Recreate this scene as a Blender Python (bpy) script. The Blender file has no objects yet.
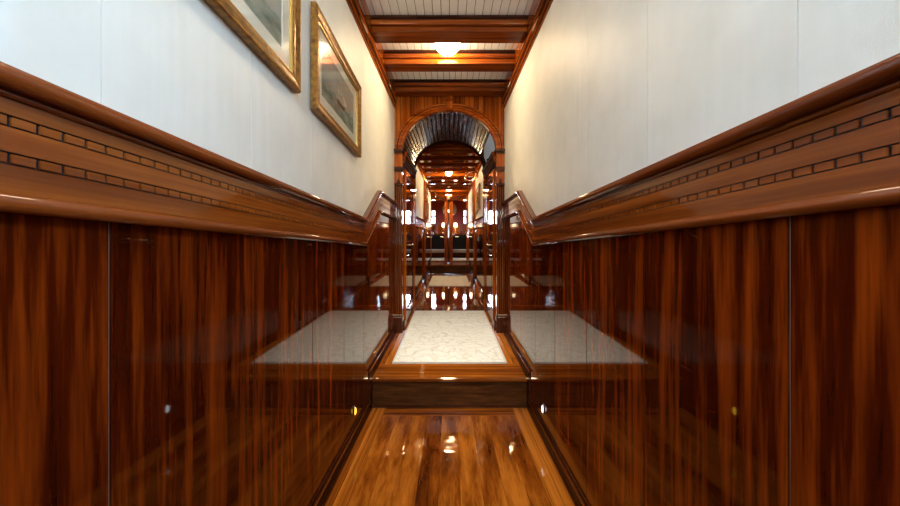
import bpy, bmesh, math, random
from mathutils import Vector, Matrix
random.seed(7)
SC = bpy.context.scene
COL = SC.collection
PI = math.pi

# ------------------------------------------------------------------ camera, world, light, exposure
cam_d = bpy.data.cameras.new('camera')
cam_d.sensor_width = 36.0
cam_d.lens = 345.0 / 900.0 * 36.0
cam_d.clip_start = 0.01
cam_d.shift_x = 0.0006
cam = bpy.data.objects.new('camera', cam_d)
cam.location = (0, 0, 1.0)
cam.rotation_euler = (PI / 2, 0, 0)
COL.objects.link(cam)
SC.camera = cam

SC.view_settings.view_transform = 'Standard'
SC.view_settings.look = 'None'
SC.view_settings.gamma = 1.0
SC.view_settings.use_curve_mapping = False
SC.view_settings.exposure = 1.15

w = bpy.data.worlds.new('world')
SC.world = w
w.use_nodes = True
bg = w.node_tree.nodes['Background']
bg.inputs[0].default_value = (0.62, 0.80, 1.0, 1)
bg.inputs[1].default_value = 1.5


def area(name, loc, rot, sx, sy, power, color):
    d = bpy.data.lights.new(name, 'AREA')
    d.shape = 'RECTANGLE'
    d.size, d.size_y, d.energy, d.color = sx, sy, power, color
    o = bpy.data.objects.new(name, d)
    o.location, o.rotation_euler = loc, rot
    COL.objects.link(o)
    return o


# daylight at the windows (just outside each pane); the lobby light is added fill
area('daylight_side_window', (0.66, -0.78, 2.08), (0, PI / 2, 0), 0.6, 0.78, 54.0, (0.43, 0.72, 1.0))
area('daylight_stern_window', (0.0, -1.68, 2.10), (PI / 2, 0, 0), 0.6, 0.5, 26.0, (0.70, 0.87, 1.0))
area('lobby_fill', (0.82, 3.80, 2.80), (0, math.radians(20), 0), 0.35, 0.8, 0.5, (0.9, 0.95, 1.0))  # fill light added in the niche to brighten the rug, no window here
for sx in (-1, 1):
    area('daylight_saloon_window', (sx * 0.62, 11.75, 2.19), (-PI / 2, 0, 0), 0.30, 0.46, 15.0, (0.72, 0.86, 1.0))
DOWN = (95.0, 44.0)  # power of the two added fill lamps overhead
DOME = 104.0          # ceiling light strength

# ------------------------------------------------------------------ materials
def new_mat(name):
    m = bpy.data.materials.new(name)
    m.use_nodes = True
    nt = m.node_tree
    return m, nt, nt.nodes['Principled BSDF']


def N(nt, typ, **kw):
    n = nt.nodes.new(typ)
    for k, v in kw.items():
        setattr(n, k, v)
    return n


def math_node(nt, op, a, b=None):
    n = N(nt, 'ShaderNodeMath', operation=op)
    for i, v in enumerate((a, b)):
        if v is None:
            continue
        if isinstance(v, (int, float)):
            n.inputs[i].default_value = v
        else:
            nt.links.new(v, n.inputs[i])
    return n.outputs[0]


def plain(name, col, rough=0.5, metal=0.0, coat=0.0, emit=None, strength=0.0, bump=None):
    m, nt, b = new_mat(name)
    b.inputs['Base Color'].default_value = (*col, 1)
    b.inputs['Roughness'].default_value = rough
    b.inputs['Metallic'].default_value = metal
    b.inputs['Coat Weight'].default_value = coat
    b.inputs['Coat Roughness'].default_value = 0.05
    if emit:
        b.inputs['Emission Color'].default_value = (*emit, 1)
        b.inputs['Emission Strength'].default_value = strength
    if bump:
        tc = N(nt, 'ShaderNodeTexCoord')
        nz = N(nt, 'ShaderNodeTexNoise')
        nz.inputs['Scale'].default_value = bump[0]
        nz.inputs['Detail'].default_value = 4
        bp = N(nt, 'ShaderNodeBump')
        bp.inputs['Strength'].default_value = bump[1]
        bp.inputs['Distance'].default_value = 0.002
        nt.links.new(tc.outputs['Object'], nz.inputs['Vector'])
        nt.links.new(nz.outputs['Fac'], bp.inputs['Height'])
        nt.links.new(bp.outputs['Normal'], b.inputs['Normal'])
    return m


def wood(name, cols, grain='Z', across=26.0, along=1.1, fine=150.0, rough=0.3, coat=1.0, coat_rough=0.03,
         cell=None, groove=0.0, cell_var=0.35, con=0.15, wave=0.0, ior=1.42):
    """varnished wood: ribbon figure running along GRAIN; CELL=(axis, width, origin) makes boards that differ"""
    m, nt, b = new_mat(name)
    L = nt.links.new
    tc = N(nt, 'ShaderNodeTexCoord')
    oi = N(nt, 'ShaderNodeObjectInfo')
    sep = N(nt, 'ShaderNodeSeparateXYZ')
    L(tc.outputs['Object'], sep.inputs[0])
    wv = math_node(nt, 'MULTIPLY', oi.outputs['Random'], 37.0)
    fr = None
    if cell:
        u = math_node(nt, 'DIVIDE', math_node(nt, 'SUBTRACT', sep.outputs[cell[0]], cell[2]), cell[1])
        fl = math_node(nt, 'FLOOR', u)
        fr = math_node(nt, 'FRACT', u)
        wv = math_node(nt, 'ADD', wv, math_node(nt, 'MULTIPLY', fl, 7.31))
        wn = N(nt, 'ShaderNodeTexWhiteNoise', noise_dimensions='1D')
        L(math_node(nt, 'ADD', fl, 0.5), wn.inputs['W'])
    def stretch(sc, al):
        v = [sc, sc, sc]
        v['XYZ'.index(grain)] = al
        mp = N(nt, 'ShaderNodeMapping')
        mp.inputs['Scale'].default_value = v
        L(tc.outputs['Object'], mp.inputs['Vector'])
        return mp.outputs[0]
    def noise(vec, detail, dist=0.0):
        n = N(nt, 'ShaderNodeTexNoise', noise_dimensions='4D')
        n.inputs['Scale'].default_value = 1.0
        n.inputs['Detail'].default_value = detail
        n.inputs['Distortion'].default_value = dist
        L(vec, n.inputs['Vector'])
        L(wv, n.inputs['W'])
        return n.outputs['Fac']
    n1 = noise(stretch(across, along), 3.0, 0.25)
    n2 = noise(stretch(fine, along * 6), 3.0)
    n3 = noise(stretch(across * 0.22, along * 0.8), 2.0)
    s = math_node(nt, 'ADD', math_node(nt, 'MULTIPLY', n1, 0.62), math_node(nt, 'MULTIPLY', n2, 0.22))
    s = math_node(nt, 'ADD', s, math_node(nt, 'MULTIPLY', n3, 0.30))
    s = math_node(nt, 'SUBTRACT', s, 0.07)
    if cell:
        s = math_node(nt, 'ADD', s, math_node(nt, 'MULTIPLY', math_node(nt, 'SUBTRACT', wn.outputs['Value'], 0.5), cell_var))
    rp = N(nt, 'ShaderNodeValToRGB')
    e = rp.color_ramp.elements
    pos = [0.5 - con, 0.5, 0.5 + con]
    e[0].position, e[0].color = pos[0], (*cols[0], 1)
    e[1].position, e[1].color = pos[2], (*cols[2], 1)
    mid = e.new(pos[1])
    mid.color = (*cols[1], 1)
    L(s, rp.inputs[0])
    out = rp.outputs[0]
    if cell and groove:
        g = math_node(nt, 'LESS_THAN', fr, groove)
        mx = N(nt, 'ShaderNodeMix', data_type='RGBA')
        L(g, mx.inputs[0])
        L(out, mx.inputs[6])
        mx.inputs[7].default_value = (cols[0][0] * 0.25, cols[0][1] * 0.25, cols[0][2] * 0.25, 1)
        out = mx.outputs[2]
    L(out, b.inputs['Base Color'])
    b.inputs['Roughness'].default_value = rough
    b.inputs['Specular IOR Level'].default_value = 0.0
    b.inputs['Coat IOR'].default_value = ior
    b.inputs['Coat Weight'].default_value = coat
    b.inputs['Coat Roughness'].default_value = coat_rough
    if wave:
        nz = N(nt, 'ShaderNodeTexNoise')
        nz.inputs['Scale'].default_value = 9.0
        nz.inputs['Detail'].default_value = 1.0
        L(tc.outputs['Object'], nz.inputs['Vector'])
        bp = N(nt, 'ShaderNodeBump')
        bp.inputs['Strength'].default_value = wave
        bp.inputs['Distance'].default_value = 0.004
        L(nz.outputs['Fac'], bp.inputs['Height'])
        L(bp.outputs['Normal'], b.inputs['Coat Normal'])
    return m


MAH = ((0.020, 0.0020, 0.0005), (0.066, 0.0072, 0.0008), (0.26, 0.041, 0.0032))
WARM = ((0.11, 0.018, 0.0020), (0.27, 0.054, 0.0050), (0.46, 0.122, 0.012))
RAILC = ((0.12, 0.024, 0.0035), (0.22, 0.051, 0.007), (0.34, 0.095, 0.014))
DARKC = ((0.020, 0.006, 0.003), (0.05, 0.014, 0.006), (0.10, 0.032, 0.012))
FLOORC = ((0.075, 0.015, 0.0020), (0.24, 0.058, 0.005), (0.50, 0.155, 0.016))
M = {}
M['panel'] = wood('mahogany_panel', MAH, 'Z', 36, 1.7, 190, cell=(1, 0.378, 0.512), cell_var=0.05, wave=0.03, con=0.15, ior=1.5)
M['warm_z'] = wood('mahogany_upright', WARM, 'Z', 45, 1.5, 200)
M['warm_y'] = wood('mahogany_lengthwise', WARM, 'Y', 45, 1.5, 200)
M['warm_x'] = wood('mahogany_crosswise', WARM, 'X', 45, 1.5, 200)
M['rail'] = wood('rail_mahogany', RAILC, 'Y', 40, 1.0, 220, coat_rough=0.08)
M['cap'] = wood('cap_mahogany', ((0.075, 0.013, 0.0025), (0.15, 0.030, 0.005), (0.25, 0.058, 0.010)), 'Y', 40, 1.0, 220, wave=0.15, coat_rough=0.07)
M['dark_y'] = wood('dark_mahogany_lengthwise', DARKC, 'Y', 45, 1.5, 220)
M['skirting'] = wood('skirting_mahogany', DARKC, 'Y', 45, 1.5, 220, coat=0.3, coat_rough=0.15)
M['dark_x'] = wood('dark_mahogany_crosswise', DARKC, 'X', 45, 3.0, 220)
M['dark_z'] = wood('dark_mahogany_upright', DARKC, 'Z', 45, 1.5, 220)
M['riser'] = wood('riser_wood', ((0.035, 0.012, 0.0035), (0.07, 0.024, 0.007), (0.12, 0.042, 0.012)), 'X', 50, 5.0, 260, coat=0.25, coat_rough=0.15)
M['plank'] = wood('floor_plank', FLOORC, 'Y', 18, 3.0, 140, cell=(0, 0.092, -0.414), groove=0.008, cell_var=0.10, wave=0.5, coat_rough=0.05, ior=1.6)
M['plank_edge'] = wood('floor_border', FLOORC, 'Y', 50, 0.8, 260, cell=(0, 0.046, 0.41), groove=0.03, cell_var=0.2, wave=0.22, coat_rough=0.05)
M['plank_cross'] = wood('floor_cross_border', FLOORC, 'X', 50, 0.8, 260, wave=0.22, coat_rough=0.05)
M['plank_red'] = wood('upper_floor_plank', ((0.07, 0.014, 0.004), (0.16, 0.034, 0.008), (0.28, 0.07, 0.014)), 'Y', 30, 0.9, 160, cell=(0, 0.1, -0.45), groove=0.012, cell_var=0.2, wave=0.12, ior=1.6)
M['bulk'] = wood('bulkhead_board', WARM, 'Z', 60, 1.5, 240, cell=(0, 0.043, -0.5), groove=0.06, cell_var=0.16)
M['impost'] = wood('impost_mahogany', ((0.05, 0.011, 0.002), (0.13, 0.028, 0.005), (0.22, 0.055, 0.010)), 'Y', 40, 1.0, 220, coat=0.12, coat_rough=0.2)
M['beam_shaded'] = wood('shaded_beam_underside', ((0.075, 0.013, 0.0025), (0.15, 0.030, 0.005), (0.25, 0.058, 0.010)), 'X', 40, 1.0, 220, coat=0.35, coat_rough=0.15)  # beam wood in a darker tone, painting the shade of the underside
M['post_wood'] = wood('post_mahogany', WARM, 'Z', 45, 1.5, 200, coat=0.15, coat_rough=0.3)
M['arch_dark'] = wood('dark_arch', DARKC, 'X', 45, 3.0, 220, coat=0.0)
M['vault'] = wood('vault_board', DARKC, 'Y', 60, 0.6, 240, coat=0.48, coat_rough=0.22)
M['saloon_red'] = plain('saloon_red', (0.20, 0.013, 0.010), 0.35, coat=0.4)
M['saloon_wood'] = wood('saloon_wainscot', WARM, 'Z', 40, 1.2, 150, cell=(0, 0.12, 0), groove=0.03, cell_var=0.3)
M['black_gap'] = plain('dark_gap', (0.012, 0.006, 0.012), 0.6)
M['groove_shade'] = plain('grey_groove_shade', (0.10, 0.09, 0.08), 0.8)  # shadow in the ceiling grooves painted as a grey backing
M['cam_grey'] = plain('camera_plastic', (0.30, 0.26, 0.19), 0.5)
M['joint'] = plain('grey_seam_glint', (0.30, 0.27, 0.25), 0.35, 0.4)  # glint along the panel seam, painted as a pale grey strip
M['brass'] = plain('brass', (0.80, 0.52, 0.20), 0.22, 1.0)
M['chrome'] = plain('chrome', (0.75, 0.75, 0.75), 0.15, 1.0)
M['white_board'] = plain('white_ceiling_board', (0.88, 0.90, 0.93), 0.35, coat=0.2)
M['white_paint'] = plain('cream_paint', (0.72, 0.71, 0.66), 0.5)
M['cabinet'] = plain('black_lacquer', (0.012, 0.008, 0.008), 0.6)
M['cushion'] = plain('pale_cushion', (0.50, 0.44, 0.36), 0.9, bump=(90, 0.6))
M['mat_board'] = plain('cream_mat_board', (0.88, 0.86, 0.72), 0.8)
M['hull'] = plain('print_hull', (0.05, 0.045, 0.04), 0.8)
M['sail'] = plain('print_sail', (0.80, 0.73, 0.56), 0.8)
M['sail_dim'] = plain('print_sail_grey', (0.62, 0.57, 0.45), 0.8)
M['dome'] = plain('lit_cut_glass', (1, 0.95, 0.85), 0.1, emit=(1.0, 0.76, 0.43), strength=DOME)
M['dome_rim'] = plain('glowing_glass_rim', (1, 0.95, 0.85), 0.1, emit=(1.0, 0.76, 0.44), strength=30.0)
M['dome_fill'] = plain('fill_dome_glass', (1, 0.95, 0.85), 0.1, emit=(1.0, 0.84, 0.62), strength=15.0)  # glow of the extra fill dome above the camera
M['dome_far'] = plain('lit_far_glass', (1, 0.95, 0.85), 0.1, emit=(1.0, 0.66, 0.32), strength=160.0)
M['shade'] = plain('lit_lamp_shade', (1, 0.9, 0.75), 0.5, emit=(1.0, 0.72, 0.42), strength=8.0)
M['amber'] = plain('amber_lit_lens', (1, 0.7, 0.1), 0.2, emit=(1.0, 0.62, 0.03), strength=1.2)
M['cool'] = plain('white_lit_lens', (1, 1, 1), 0.2, emit=(0.80, 0.92, 1.0), strength=1.4)


def wall_vinyl():
    m, nt, b = new_mat('white_vinyl_panel')
    L = nt.links.new
    tc = N(nt, 'ShaderNodeTexCoord')
    mp = N(nt, 'ShaderNodeMapping')
    mp.inputs['Scale'].default_value = (1, 22, 2.2)
    L(tc.outputs['Object'], mp.inputs[0])
    n1 = N(nt, 'ShaderNodeTexNoise')
    n1.inputs['Scale'].default_value = 1.0
    n1.inputs['Detail'].default_value = 1.5
    L(mp.outputs[0], n1.inputs['Vector'])
    n2 = N(nt, 'ShaderNodeTexNoise')
    n2.inputs['Scale'].default_value = 420
    L(tc.outputs['Object'], n2.inputs['Vector'])
    n3 = N(nt, 'ShaderNodeTexNoise')
    n3.inputs['Scale'].default_value = 7
    n3.inputs['Detail'].default_value = 6
    L(tc.outputs['Object'], n3.inputs['Vector'])
    rp = N(nt, 'ShaderNodeValToRGB')
    rp.color_ramp.elements[0].position = 0.3
    rp.color_ramp.elements[1].position = 0.7
    rp.color_ramp.elements[0].color = (0.74, 0.745, 0.70, 1)
    rp.color_ramp.elements[1].color = (0.81, 0.815, 0.775, 1)
    L(n3.outputs['Fac'], rp.inputs[0])
    L(rp.outputs[0], b.inputs['Base Color'])
    b1 = N(nt, 'ShaderNodeBump')
    b1.inputs['Strength'].default_value = 0.4
    b1.inputs['Distance'].default_value = 0.006
    L(n1.outputs['Fac'], b1.inputs['Height'])
    b2 = N(nt, 'ShaderNodeBump')
    b2.inputs['Strength'].default_value = 0.25
    b2.inputs['Distance'].default_value = 0.0008
    L(n2.outputs['Fac'], b2.inputs['Height'])
    L(b1.outputs[0], b2.inputs['Normal'])
    L(b2.outputs[0], b.inputs['Normal'])
    b.inputs['Roughness'].default_value = 0.5
    return m


M['vinyl'] = wall_vinyl()


def rug_mat(name, a, bcol, scale):
    m, nt, b = new_mat(name)
    L = nt.links.new
    tc = N(nt, 'ShaderNodeTexCoord')
    n0 = N(nt, 'ShaderNodeTexNoise')
    n0.inputs['Scale'].default_value = 3.2
    n0.inputs['Detail'].default_value = 2
    L(tc.outputs['Object'], n0.inputs['Vector'])
    mx = N(nt, 'ShaderNodeMix', data_type='VECTOR')
    mx.inputs[0].default_value = 0.30
    L(tc.outputs['Object'], mx.inputs[4])
    L(n0.outputs['Color'], mx.inputs[5])
    v = N(nt, 'ShaderNodeTexVoronoi', feature='DISTANCE_TO_EDGE')
    v.inputs['Scale'].default_value = scale
    L(mx.outputs[1], v.inputs['Vector'])
    wv = N(nt, 'ShaderNodeTexWave', wave_type='RINGS')
    wv.inputs['Scale'].default_value = scale * 0.45
    wv.inputs['Distortion'].default_value = 9
    wv.inputs['Detail'].default_value = 3
    L(mx.outputs[1], wv.inputs['Vector'])
    l1 = math_node(nt, 'LESS_THAN', v.outputs['Distance'], 0.055)
    l2 = math_node(nt, 'GREATER_THAN', wv.outputs['Fac'], 0.72)
    n4 = N(nt, 'ShaderNodeTexNoise')
    n4.inputs['Scale'].default_value = 220
    L(tc.outputs['Object'], n4.inputs['Vector'])
    f = math_node(nt, 'ADD', math_node(nt, 'MULTIPLY', l1, 0.30), math_node(nt, 'MULTIPLY', l2, 0.16))
    f = math_node(nt, 'ADD', f, math_node(nt, 'MULTIPLY', n4.outputs['Fac'], 0.45))
    rp = N(nt, 'ShaderNodeValToRGB')
    rp.color_ramp.elements[0].position = 0.15
    rp.color_ramp.elements[1].position = 0.9
    rp.color_ramp.elements[0].color = (*a, 1)
    rp.color_ramp.elements[1].color = (*bcol, 1)
    L(f, rp.inputs[0])
    L(rp.outputs[0], b.inputs['Base Color'])
    b.inputs['Roughness'].default_value = 0.95
    b.inputs['Specular IOR Level'].default_value = 0.1
    bp = N(nt, 'ShaderNodeBump')
    bp.inputs['Strength'].default_value = 0.5
    bp.inputs['Distance'].default_value = 0.002
    L(n4.outputs['Fac'], bp.inputs['Height'])
    L(bp.outputs[0], b.inputs['Normal'])
    return m


M['rug'] = rug_mat('cream_rug_weave', (0.88, 0.87, 0.80), (0.62, 0.58, 0.46), 13)
M['rug_edge'] = plain('rug_binding', (0.66, 0.63, 0.54), 0.95)


def frame_mat():
    m, nt, b = new_mat('antique_gold_frame')
    L = nt.links.new
    tc = N(nt, 'ShaderNodeTexCoord')
    n = N(nt, 'ShaderNodeTexNoise')
    n.inputs['Scale'].default_value = 60
    n.inputs['Detail'].default_value = 5
    L(tc.outputs['Object'], n.inputs['Vector'])
    rp = N(nt, 'ShaderNodeValToRGB')
    rp.color_ramp.elements[0].position = 0.32
    rp.color_ramp.elements[1].position = 0.7
    rp.color_ramp.elements[0].color = (0.15, 0.060, 0.010, 1)
    rp.color_ramp.elements[1].color = (0.42, 0.20, 0.036, 1)
    L(n.outputs['Fac'], rp.inputs[0])
    L(rp.outputs[0], b.inputs['Base Color'])
    b.inputs['Metallic'].default_value = 0.55
    b.inputs['Roughness'].default_value = 0.34
    return m


M['gold'] = frame_mat()
M['gold_bright'] = plain('bright_gold_fillet', (0.62, 0.42, 0.13), 0.3, 0.8)


def noise_paint(name, stops, scale, stretch=(1, 1, 1)):
    m, nt, b = new_mat(name)
    L = nt.links.new
    tc = N(nt, 'ShaderNodeTexCoord')
    mp = N(nt, 'ShaderNodeMapping')
    mp.inputs['Scale'].default_value = stretch
    n = N(nt, 'ShaderNodeTexNoise')
    n.inputs['Scale'].default_value = scale
    n.inputs['Detail'].default_value = 5
    L(tc.outputs['Object'], mp.inputs[0])
    L(mp.outputs[0], n.inputs['Vector'])
    rp = N(nt, 'ShaderNodeValToRGB')
    e = rp.color_ramp.elements
    e[0].position, e[0].color = 0.33, (*stops[0], 1)
    e[1].position, e[1].color = 0.68, (*stops[1], 1)
    L(n.outputs['Fac'], rp.inputs[0])
    L(rp.outputs[0], b.inputs['Base Color'])
    b.inputs['Roughness'].default_value = 0.8
    return m


M['sky_ink'] = noise_paint('print_sky', ((0.30, 0.32, 0.29), (0.52, 0.51, 0.43)), 7)
M['sea_ink'] = noise_paint('print_sea', ((0.13, 0.18, 0.14), (0.38, 0.42, 0.33)), 14, (1, 1, 3))


def glass_mat():
    m, nt, b = new_mat('picture_glass')
    L = nt.links.new
    out = nt.nodes['Material Output']
    nt.nodes.remove(b)
    fr = N(nt, 'ShaderNodeFresnel')
    ge = N(nt, 'ShaderNodeNewGeometry')
    L(math_node(nt, 'SUBTRACT', 1.5, math_node(nt, 'MULTIPLY', ge.outputs['Backfacing'], 1.5 - 1 / 1.5)), fr.inputs[0])
    t = N(nt, 'ShaderNodeBsdfTransparent')
    g = N(nt, 'ShaderNodeBsdfGlossy')
    g.inputs['Roughness'].default_value = 0.09
    mx = N(nt, 'ShaderNodeMixShader')
    L(fr.outputs[0], mx.inputs[0])
    L(t.outputs[0], mx.inputs[1])
    L(g.outputs[0], mx.inputs[2])
    L(mx.outputs[0], out.inputs[0])
    return m


M['glass'] = glass_mat()

# ------------------------------------------------------------------ mesh helpers
class MB:
    def __init__(self, warp=None):
        self.v, self.f, self.mi, self.sm = [], [], [], []
        self.warp = warp

    def pt(self, p):
        p = Vector(p)
        if self.warp:
            p = self.warp(p)
        self.v.append(p)
        return len(self.v) - 1

    def face(self, idx, mi=0, smooth=False):
        self.f.append(tuple(idx))
        self.mi.append(mi)
        self.sm.append(smooth)

    def poly(self, pts, mi=0):
        self.face([self.pt(p) for p in pts], mi)

    def box(self, x0, x1, y0, y1, z0, z1, mi=0, cuts=None):
        """box; CUTS = extra y positions (so that a warp bends it there)"""
        ys = [y0] + sorted(c for c in (cuts or []) if y0 + 1e-5 < c < y1 - 1e-5) + [y1]
        rings = [[self.pt((x, y, z)) for x, z in ((x0, z0), (x1, z0), (x1, z1), (x0, z1))] for y in ys]
        for a, b in zip(rings, rings[1:]):
            for k in range(4):
                self.face((a[k], a[(k + 1) % 4], b[(k + 1) % 4], b[k]), mi)
        self.face(rings[0][::-1], mi)
        self.face(rings[-1], mi)

    def rings(self, rr, closed=True, caps=True, mi=0, smooth=False, loop=False):
        ids = [[self.pt(p) for p in r] for r in rr]
        n = len(ids[0])
        pairs = list(zip(ids, ids[1:]))
        if loop:
            pairs.append((ids[-1], ids[0]))
        for a, b in pairs:
            for k in range(n if closed else n - 1):
                self.face((a[k], a[(k + 1) % n], b[(k + 1) % n], b[k]), mi, smooth)
        if caps and not loop:
            self.face(ids[0][::-1], mi)
            self.face(ids[-1], mi)

    def lathe(self, prof, c, axis=(0, 0, 1), n=32, mi=0, smooth=True, flute=0.0, nf=0):
        ax = Vector(axis).normalized()
        u = ax.orthogonal().normalized()
        v = ax.cross(u)
        rr = []
        for r, h in prof:
            ring = []
            for k in range(n):
                a = 2 * PI * k / n
                q = r * (1 + (flute * (1 if k % 2 else -1) if flute else 0))
                ring.append(Vector(c) + ax * h + u * (q * math.cos(a)) + v * (q * math.sin(a)))
            rr.append(ring)
        self.rings(rr, mi=mi, smooth=smooth)

    def tube(self, pts, r, n=10, mi=0):
        rr = []
        P = [Vector(p) for p in pts]
        for i, p in enumerate(P):
            t = (P[min(i + 1, len(P) - 1)] - P[max(i - 1, 0)]).normalized()
            u = t.cross(Vector((0.13, 0.97, 0.2))).normalized()
            v = t.cross(u)
            rr.append([p + u * (r * math.cos(2 * PI * k / n)) + v * (r * math.sin(2 * PI * k / n)) for k in range(n)])
        self.rings(rr, mi=mi, smooth=True)

    def build(self, name, mats, parent=None, origin=None, bevel=0.0, fix=True):
        if not isinstance(mats, (list, tuple)):
            mats = [mats]
        o0 = Vector(parent['_w']) if parent is not None and '_w' in parent else Vector((0, 0, 0))
        if parent is None and origin is not None:
            o0 = Vector(origin)
        me = bpy.data.meshes.new(name)
        me.from_pydata([v - o0 for v in self.v], [], self.f)
        for m in mats:
            me.materials.append(m)
        me.polygons.foreach_set('material_index', self.mi)
        me.polygons.foreach_set('use_smooth', self.sm)
        if fix:
            bm = bmesh.new()
            bm.from_mesh(me)
            bmesh.ops.remove_doubles(bm, verts=bm.verts, dist=1e-6)
            bmesh.ops.recalc_face_normals(bm, faces=bm.faces)
            bm.to_mesh(me)
            bm.free()
        me.update()
        o = bpy.data.objects.new(name, me)
        COL.objects.link(o)
        if parent is not None:
            o.parent = parent
            o['_w'] = tuple(o0)
        else:
            o.location = o0
            o['_w'] = tuple(o0)
        if bevel:
            md = o.modifiers.new('bevel', 'BEVEL')
            md.width, md.segments, md.limit_method = bevel, 2, 'ANGLE'
            md.angle_limit = math.radians(50)
        return o


def thing(name, label, cat, loc, group=None):
    o = bpy.data.objects.new(name, None)
    o.empty_display_size = 0.05
    COL.objects.link(o)
    o.location = loc
    o['_w'] = tuple(loc)
    o['label'], o['category'] = label, cat
    if group:
        o['group'] = group
    return o


def tag(o, label, cat, group=None):
    o['label'], o['category'] = label, cat
    if group:
        o['group'] = group
    return o


def struct(o):
    o['kind'] = 'structure'
    return o


def struct_empty(name, loc=(0, 0, 0)):
    o = bpy.data.objects.new(name, None)
    COL.objects.link(o)
    o.location = loc
    o['_w'] = tuple(loc)
    o['kind'] = 'structure'
    return o


def dup(root, loc, label=None, mats=None):
    def cp(o, parent):
        c = o.copy()
        COL.objects.link(c)
        if parent is not None:
            c.parent = parent
        for ch in o.children:
            cp(ch, c)
        return c
    r = cp(root, None)
    r.location = loc
    if label:
        r['label'] = label
    return r


# the deck sheer: everything beyond the step climbs gently
SH = 0.061
SHB = 0.0464


def sheer(p):
    return Vector((p.x, p.y, p.z + 1.0 + SH * p.y))       # z given relative to the eye-level plane of the upper deck


def sheer_back(p):
    return Vector((p.x, p.y, p.z + 1.0 + SHB * p.y))


def zs(y, z):
    return z + 1.0 + SH * y


XW = 0.515            # wall plane of the near passage
YB, YSTEP, YA, YA2, YS2, YEND, YSAL = -1.5, 2.234, 3.23, 4.31, 7.78, 8.70, 11.6
FL = -0.940           # upper floor in sheer coordinates
FL3 = -0.744          # floor of the saloon beyond the second step

# rail path (y, base height); profile heights count from it
RPATH = [(YB, 1.006), (2.024, 1.0), (2.457, 1.240), (3.225, 1.262)]

RPATH_R = [(YB, 1.024)] + RPATH[1:]


def rbase(y, path=RPATH):
    for (a, za), (b, zb) in zip(path, path[1:]):
        if y <= b:
            return za + (zb - za) * (y - a) / (b - a)
    return path[-1][1]


# ------------------------------------------------------------------ near passage: walls
def side_wall(side, name):
    root = struct_empty(name)
    x0, x1 = XW + 0.006, XW + 0.09
    wn = (-1.18, -0.38, 1.76, 2.40)         # window hole in the starboard wall behind the camera
    mb = MB()
    def bx(y0, y1, z0, z1):
        mb.box(side * x0, side * x1, y0, y1, z0, z1)
    if side > 0:
        bx(YB, wn[0], 0.0, 2.75)
        bx(wn[1], YA + 0.05, 0.0, 2.75)
        bx(wn[0], wn[1], 0.0, wn[2])
        bx(wn[0], wn[1], wn[3], 2.75)
    else:
        bx(YB, YA + 0.05, 0.0, 2.75)
    mb.build('wall_core', M['vinyl'], root)
    # vinyl sheets, one per joint
    seams = [YB] + [0.51 + 0.388 * k for k in range(-5, 8)] + [YA]
    if side > 0:
        seams = [s for s in seams if not (wn[0] - .2 < s < wn[1] + 0.02)]
    for a, b in zip(seams, seams[1:]):
        if side > 0 and a < wn[1] - 0.3:
            continue
        if b - a < 0.03:
            continue
        mv = MB()
        xs = (side * XW, side * (x0 + 0.001))
        g = 0.0007
        mv.box(min(xs), max(xs), a + g, b - g, 1.02, 2.74)
        mv.build('vinyl_panel', M['vinyl'], root)
    # veneered panels below the rail
    seams = [YB] + [0.512 + 0.378 * k for k in range(-5, 5)] + [2.43, 2.80, YA]
    for a, b in zip(seams, seams[1:]):
        if b - a < 0.03:
            continue
        ga, gb = (0.0026 if abs(a - 0.512) < .01 else 0.0014), (0.0026 if abs(b - 0.512) < .01 else 0.0014)
        ys = [a + ga] + [y for y, _ in RPATH if a + .002 < y < b - .002] + [b - gb]
        mw = MB()
        rr = []
        for y in ys:
            t = rbase(y) + 0.12
            f, k = side * (XW - 0.012), side * (XW - 0.0005)
            rr.append([(f, y, 0.0), (f, y, t), (k, y, t), (k, y, 0.0)])
        mw.rings(rr)
        mw.build('mahogany_panel', M['panel'], root, bevel=0.0010)
        if abs(a - 0.512) < .01:
            mf = MB()
            xs = sorted((side * (XW - 0.0092), side * (XW - 0.001)))
            mf.box(xs[0], xs[1], a - 0.0009, a + 0.0009, 0.09, rbase(a) + 0.05)
            mf.build('seam_glint', M['joint'], root)
    return root


side_wall(-1, 'wall_left')
side_wall(1, 'wall_right')


def window_frame(name, x, ya, yb, za, zb):
    r = struct_empty(name, (x, (ya + yb) / 2, za))
    m = MB()
    t = 0.045
    m.box(x, x + 0.07, ya, yb, za, za + t)
    m.box(x, x + 0.07, ya, yb, zb - t, zb)
    m.box(x, x + 0.07, ya, ya + t, za + t, zb - t)
    m.box(x, x + 0.07, yb - t, yb, za + t, zb - t)
    m.build('window_frame', M['warm_y'], r)
    p = MB()
    p.box(x + 0.03, x + 0.036, ya + t, yb - t, za + t, zb - t)
    p.build('window_pane', M['glass'], r)


window_frame('window_1', XW + 0.012, -1.18, -0.38, 1.76, 2.40)

mb = MB()
for (xa, xb, za, zb) in ((-0.62, -0.36, 0, 2.75), (0.36, 0.62, 0, 2.75), (-0.36, 0.36, 0, 1.80), (-0.36, 0.36, 2.40, 2.75)):
    mb.box(xa, xb, YB - 0.09, YB - 0.001, za, zb)
struct(mb.build('wall_back', M['warm_z']))
r = struct_empty('window_2', (0, YB, 1.80))
m = MB()
for (xa, xb, za, zb) in ((-0.36, 0.36, 1.80, 1.85), (-0.36, 0.36, 2.35, 2.40), (-0.36, -0.31, 1.85, 2.35), (0.31, 0.36, 1.85, 2.35), (-0.02, 0.02, 1.85, 2.35)):
    m.box(xa, xb, YB - 0.08, YB - 0.02, za, zb)
m.build('window_frame', M['warm_z'], r)
p = MB()
p.box(-0.31, 0.31, YB - 0.053, YB - 0.047, 1.85, 2.35)
p.build('window_pane', M['glass'], r)


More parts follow.
